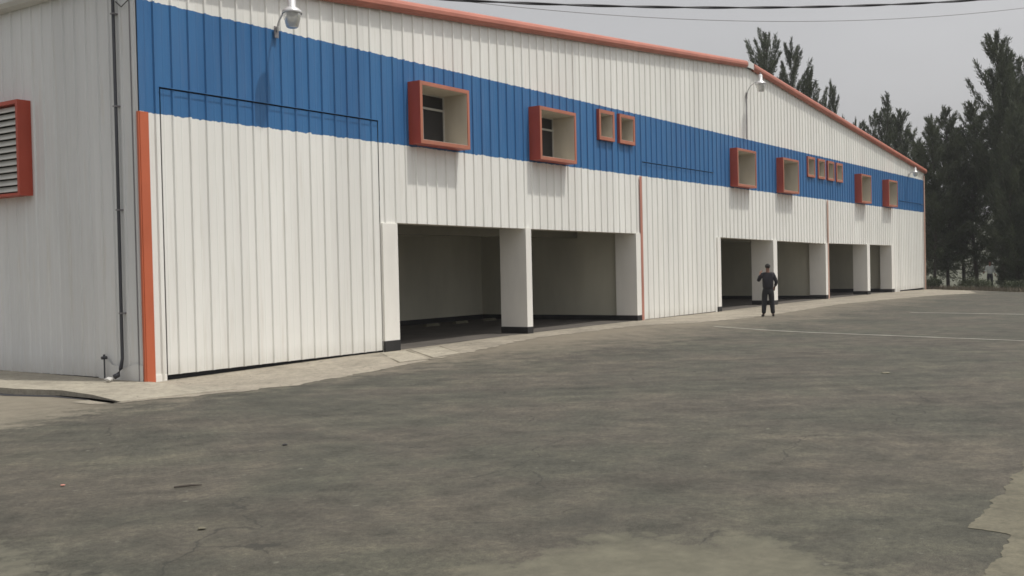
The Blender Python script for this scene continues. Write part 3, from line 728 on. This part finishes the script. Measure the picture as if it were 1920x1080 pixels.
# shrubs and scrub along the yard edge
def shrub_mesh(seed, Rr, Hh, n_):
    rnd = np.random.RandomState(seed)
    cl = rnd.normal(0, 1, (14, 3)) * np.array([Rr * .45, Rr * .45, Hh * .2]) + np.array([0, 0, Hh * .5])
    p = cl[rnd.randint(0, 14, n_)] + rnd.normal(0, 1, (n_, 3)) * Rr * .2; p[:, 2] = np.abs(p[:, 2])
    a = rnd.normal(0, 1, (n_, 3)); a[:, 2] += .6; a /= np.linalg.norm(a, axis=1)[:, None]; b_ = np.cross(a, rnd.normal(0, 1, (n_, 3))); b_ /= np.linalg.norm(b_, axis=1)[:, None]
    l = rnd.uniform(.06, .14, n_)[:, None]; w_ = l * .35
    Q = np.stack([p - b_ * w_ * .3, p + a * l * .5 - b_ * w_, p + a * l, p + a * l * .5 + b_ * w_], 1).reshape(-1, 3)
    return Q.tolist(), [[4 * i, 4 * i + 1, 4 * i + 2, 4 * i + 3] for i in range(n_)]
SH = []
for k in range(3):
    v, f = shrub_mesh(20 + k, .8 + .2 * k, .9 + .15 * k, 2600); o = mesh_obj('foliage', v, f, M['leaf2'])
    st_ = MB()
    rr = random.Random(k)
    for q in range(7):
        a = rr.uniform(0, 6.28); st_.tube([(0, 0, -.1), (math.cos(a) * .25, math.sin(a) * .25, .35), (math.cos(a) * .5, math.sin(a) * .5, .8)], [.02, .014, .006], 5, False)
    s_ = st_.build('stem', M['bark']); SH.append((o, s_))
spots = [(57.3, .1, .8, 'low shrub at the far corner of the warehouse'), (57.6, -1.9, .6, 'small shrub at the yard edge under the slim conifers'), (54.5, -3.6, .55, 'small shrub at the yard edge left of the pale-shirted person'),
         (54.6, -5.2, .7, 'shrub at the yard edge right of the pale-shirted person'), (52.0, -6.6, .6, 'shrub at the yard edge near the right picture edge'), (51.0, -8.2, .75, 'shrub at the yard edge at the right picture edge')]
for i, (x, y, s, lab) in enumerate(spots):
    r = empty('shrub', (x, y, land(x, y)), i * 1.3, label=lab, cat='shrub', group='shrubs along the far yard edge')
    for src in SH[i % 3]:
        if i < 3: o = src
        else: o = src.copy(); COL.objects.link(o)
        o.parent = r; o.scale = (s, s, s)
# dry grass strip: one mass
rnd = np.random.RandomState(5); n_ = 9000
t = rnd.uniform(-1, 1, n_); px = []; V = []; F = []
for i in range(n_):
    y = rnd.uniform(-14, 6); x = far_x(y) + .15 + abs(rnd.normal(0, 1.6)); z = land(x, y) - .02; h = rnd.uniform(.12, .38); a = rnd.uniform(0, 6.28)
    dx, dy = math.cos(a) * .02, math.sin(a) * .02; lx, ly = rnd.normal(0, .08, 2)
    k = len(V); V += [(x - dx, y - dy, z), (x + dx, y + dy, z), (x + lx, y + ly, z + h)]; F.append([k, k + 1, k + 2])
tag(mesh_obj('dry_grass', V, F, M['earth']), 'dry brown grass along the far edge of the yard', 'grass', kind='stuff')

# far houses on the hillside, glimpsed between the trunks
HS = [(330, 20, 0, 'leftmost far pale house on the hillside, glimpsed between trunks beside the warehouse end'), (345, 2, 1, 'taller far pale house on the hillside, middle one glimpsed between the trunks'), (350, -16, 0, 'rightmost far pale house on the hillside behind the dense trees')]
for i, (x, y, k, lab) in enumerate(HS):
    z = land(x, y) - .5
    hh = empty('hillside_house', (x, y, z), .3 * i, label=lab, cat='house', group='houses on the far hillside')
    W2, D2, H2 = 5 + (i % 3), 4, 3.4 + 2.6 * k
    box('wall', (-W2, -D2, 0), (W2, D2, H2), M['house'], hh)
    mesh_obj('roof', [(-W2 - .4, -D2 - .4, H2), (W2 + .4, -D2 - .4, H2), (W2 + .4, D2 + .4, H2), (-W2 - .4, D2 + .4, H2), (-W2 - .4, 0, H2 + 2), (W2 + .4, 0, H2 + 2)], [[0, 1, 5, 4], [2, 3, 4, 5], [0, 4, 3], [1, 2, 5], [0, 3, 2, 1]], M['tile'], hh)
    for wx in (-.6, 0, .6):
        box('window', (wx * W2 - .5, -D2 - .03, 1.2), (wx * W2 + .5, -D2 + .0, 2.4), M['glass'], hh); box('window', (-W2 - .03, wx * D2 - .5, 1.2), (-W2, wx * D2 + .5, 2.4), M['glass'], hh)

# ------------------------------------------------------------------ people
def skin_mesh(name, verts, edges, radii, mat, parent, sub=2, root=0):
    me = bpy.data.meshes.new(name); me.from_pydata(verts, edges, []); o = bpy.data.objects.new(name, me); COL.objects.link(o)
    bm = bmesh.new(); bm.from_mesh(me); ly = bm.verts.layers.skin.verify(); bm.verts.ensure_lookup_table()
    for i, v in enumerate(bm.verts):
        r = radii[i]; v[ly].radius = r if isinstance(r, tuple) else (r, r); v[ly].use_root = (i == root)
    bm.to_mesh(me); bm.free()
    sk = o.modifiers.new('skin', 'SKIN'); sk.use_smooth_shade = True
    if sub: sb = o.modifiers.new('sub', 'SUBSURF'); sb.levels = sub; sb.render_levels = sub
    dg = bpy.context.evaluated_depsgraph_get(); dg.update()
    nm = bpy.data.meshes.new_from_object(o.evaluated_get(dg)); bpy.data.objects.remove(o)
    nm.name = name; nm.materials.clear(); nm.materials.append(mat)
    nm.polygons.foreach_set('use_smooth', [True] * len(nm.polygons))
    q = bpy.data.objects.new(name, nm); COL.objects.link(q); q.parent = parent
    return q
def person(loc, rz, H, arms, top_mat, leg_mat, label, stance=.13, hair=True, turn=0, cap=False):
    """local frame: faces -Y, x to the figure's left is +x; arms = [(elbow, wrist), (elbow, wrist)] for +x and -x side"""
    r = empty('person', loc, rz, label=label, cat='person'); k = H / 1.75; v = lambda x, y, z: (x * k, y * k, z * k)
    V = []; E = []; Rd = []
    def add(p, rad, par=None):
        V.append(v(*p)); Rd.append(tuple(q * k for q in rad) if isinstance(rad, tuple) else rad * k)
        if par is not None: E.append((par, len(V) - 1))
        return len(V) - 1
    pel = add((0, 0, .95), (.12, .085)); wst = add((0, 0, 1.10), (.11, .08), pel); chs = add((0, -.0, 1.30), (.14, .095), wst); nkb = add((0, .01, 1.46), (.08, .07), chs)
    nk = add((0, .0, 1.53), .055, nkb); jw = add((0, -.02, 1.60), (.066, .072), nk); hd = add((0, -.005, 1.68), (.074, .088), jw); tp = add((0, .0, 1.735), (.055, .065), hd); add((0, .0, 1.755), (.028, .034), tp)
    add((0, -.105, 1.635), .014, jw)                                       # nose
    arms_idx = []
    for sgn, (el, wr) in zip((1, -1), arms):
        sh = add((sgn * .175, .0, 1.42), .058, chs); e = add(el, .040, sh); w_ = add(wr, .027, e)
        d = (Vector(wr) - Vector(el)).normalized(); pm = add(tuple(Vector(wr) + d * .07), (.036, .020), w_)
        sd = d.cross(Vector((0, 0, 1))); sd = sd.normalized() if sd.length > .1 else Vector((0, 1, 0))
        for q, ln in ((-1.5, .060), (-.5, .075), (.5, .078), (1.5, .070)):
            f1 = add(tuple(Vector(wr) + d * .11 + sd * q * .017), .009, pm); add(tuple(Vector(wr) + d * (.11 + ln * .8) + sd * q * .019 + Vector((0, 0, -.02))), .0075, f1)
        th = add(tuple(Vector(wr) + d * .06 - sd * .045), .010, w_); add(tuple(Vector(wr) + d * .10 - sd * .06), .009, th)
        arms_idx.append((sh, e, w_))
    for sgn in (1, -1):
        hp = add((sgn * .09, 0, .88), .085, pel); kn = add((sgn * (stance * .8), -.02, .50), .056, hp); an = add((sgn * stance, .01, .09), .038, kn); add((sgn * (stance + .03), -.13, .035), .032, an)
    skin_mesh('body', V, E, Rd, M['skin'], r, 1)
    # shirt: torso and sleeves
    V = []; E = []; Rd = []
    pel = add((0, 0, .86), (.20, .15)); wst = add((0, 0, 1.08), (.19, .145), pel); chs = add((0, 0, 1.30), (.215, .155), wst); add((0, .01, 1.475), (.085, .08), chs)
    for sgn, (el, wr) in zip((1, -1), arms):
        sh = add((sgn * .185, .0, 1.415), .076, chs); e = add(el, .064, sh); e2 = Vector(el).lerp(Vector(wr), .82); add(tuple(e2), .048, e)
    skin_mesh('jacket', V, E, Rd, top_mat, r, 2)
    V = []; E = []; Rd = []
    pe0 = add((0, 0, 1.06), (.13, .10)); pel = add((0, 0, .95), (.165, .125), pe0)
    for sgn in (1, -1):
        hp = add((sgn * .095, 0, .84), .12, pel); kn = add((sgn * (stance * .8), -.02, .50), .092, hp); add((sgn * stance, .01, .08), .074, kn)
    skin_mesh('trousers', V, E, Rd, leg_mat, r, 2)
    for sgn in (1, -1):
        V = []; E = []; Rd = []
        a = add((sgn * stance, .03, .06), .052); b_ = add((sgn * (stance + .015), -.06, .045), (.046, .044), a); add((sgn * (stance + .03), -.16, .038), (.045, .036), b_)
        skin_mesh('shoe', V, E, Rd, M['boot'], r, 2)
    if hair:
        bm = bmesh.new(); bmesh.ops.create_uvsphere(bm, u_segments=18, v_segments=12, radius=1)
        for q in bm.verts: q.co = Vector(v(q.co.x * .088, .012 + q.co.y * .104, 1.690 + q.co.z * .086))
        kill = [q for q in bm.verts if (q.co.y < -.02 * k and q.co.z < 1.70 * k) or q.co.z < 1.62 * k]
        bmesh.ops.delete(bm, geom=kill, context='VERTS'); me = bpy.data.meshes.new('hair'); bm.to_mesh(me); bm.free(); me.materials.append(M['hair'])
        me.polygons.foreach_set('use_smooth', [True] * len(me.polygons)); hh_ = bpy.data.objects.new('hair', me); COL.objects.link(hh_); hh_.parent = r
    # eyes and mouth
    mb = MB()
    for sx_ in (-.028, .028): mb.lathe(v(sx_, -.088, 1.672), [(0, .008 * k), (.008 * k, 0), (0, -.008 * k)], 8)
    mb.box(v(-.022, -.094, 1.585), v(.022, -.086, 1.593)); mb.build('face_features', M['hair'], r)
    return r
view = math.atan2(22.3 - CAMP.x, -2.4 - CAMP.y)       # heading from camera to the pair
pz = lambda x, y: rise(x, y) + .008
fwd = math.pi - view                                  # facing away from the camera
x, y = 21.55, -2.92
person((x, y, pz(x, y)), math.pi - view + .10, 1.71, [((.31, -.06, 1.19), (.22, -.20, 1.43)), ((-.275, .04, 1.15), (-.24, -.12, .99))], M['navy'], M['trouser'],
       'person in dark navy seen from behind, one hand raised, standing before the bays', stance=.155, cap=True)
x, y = 58.2, -3.15
person((x, y, land(x, y)), -1.1, 1.6, [((.25, .02, 1.14), (.30, -.08, .90)), ((-.25, .0, 1.14), (-.38, -.12, 1.05))], M['pale'], M['trouser'],
       'far person in a pale shirt standing among the shrubs beyond the yard edge')

# ------------------------------------------------------------------ the hazy air
hz_ = box('haze', (-125, -505, -9), (1005, 805, 48), None)
mt, n, b = new_mat('haze'); n.nodes.remove(b)
pv = n.nodes.new('ShaderNodeVolumePrincipled'); pv.inputs['Color'].default_value = (.86, .87, .90, 1); pv.inputs['Density'].default_value = .0006; pv.inputs['Anisotropy'].default_value = .3
n.links.new(pv.outputs[0], n.nodes['Material Output'].inputs['Volume'])
hz_.data.materials.clear(); hz_.data.materials.append(mt)
tag(hz_, kind='stuff')
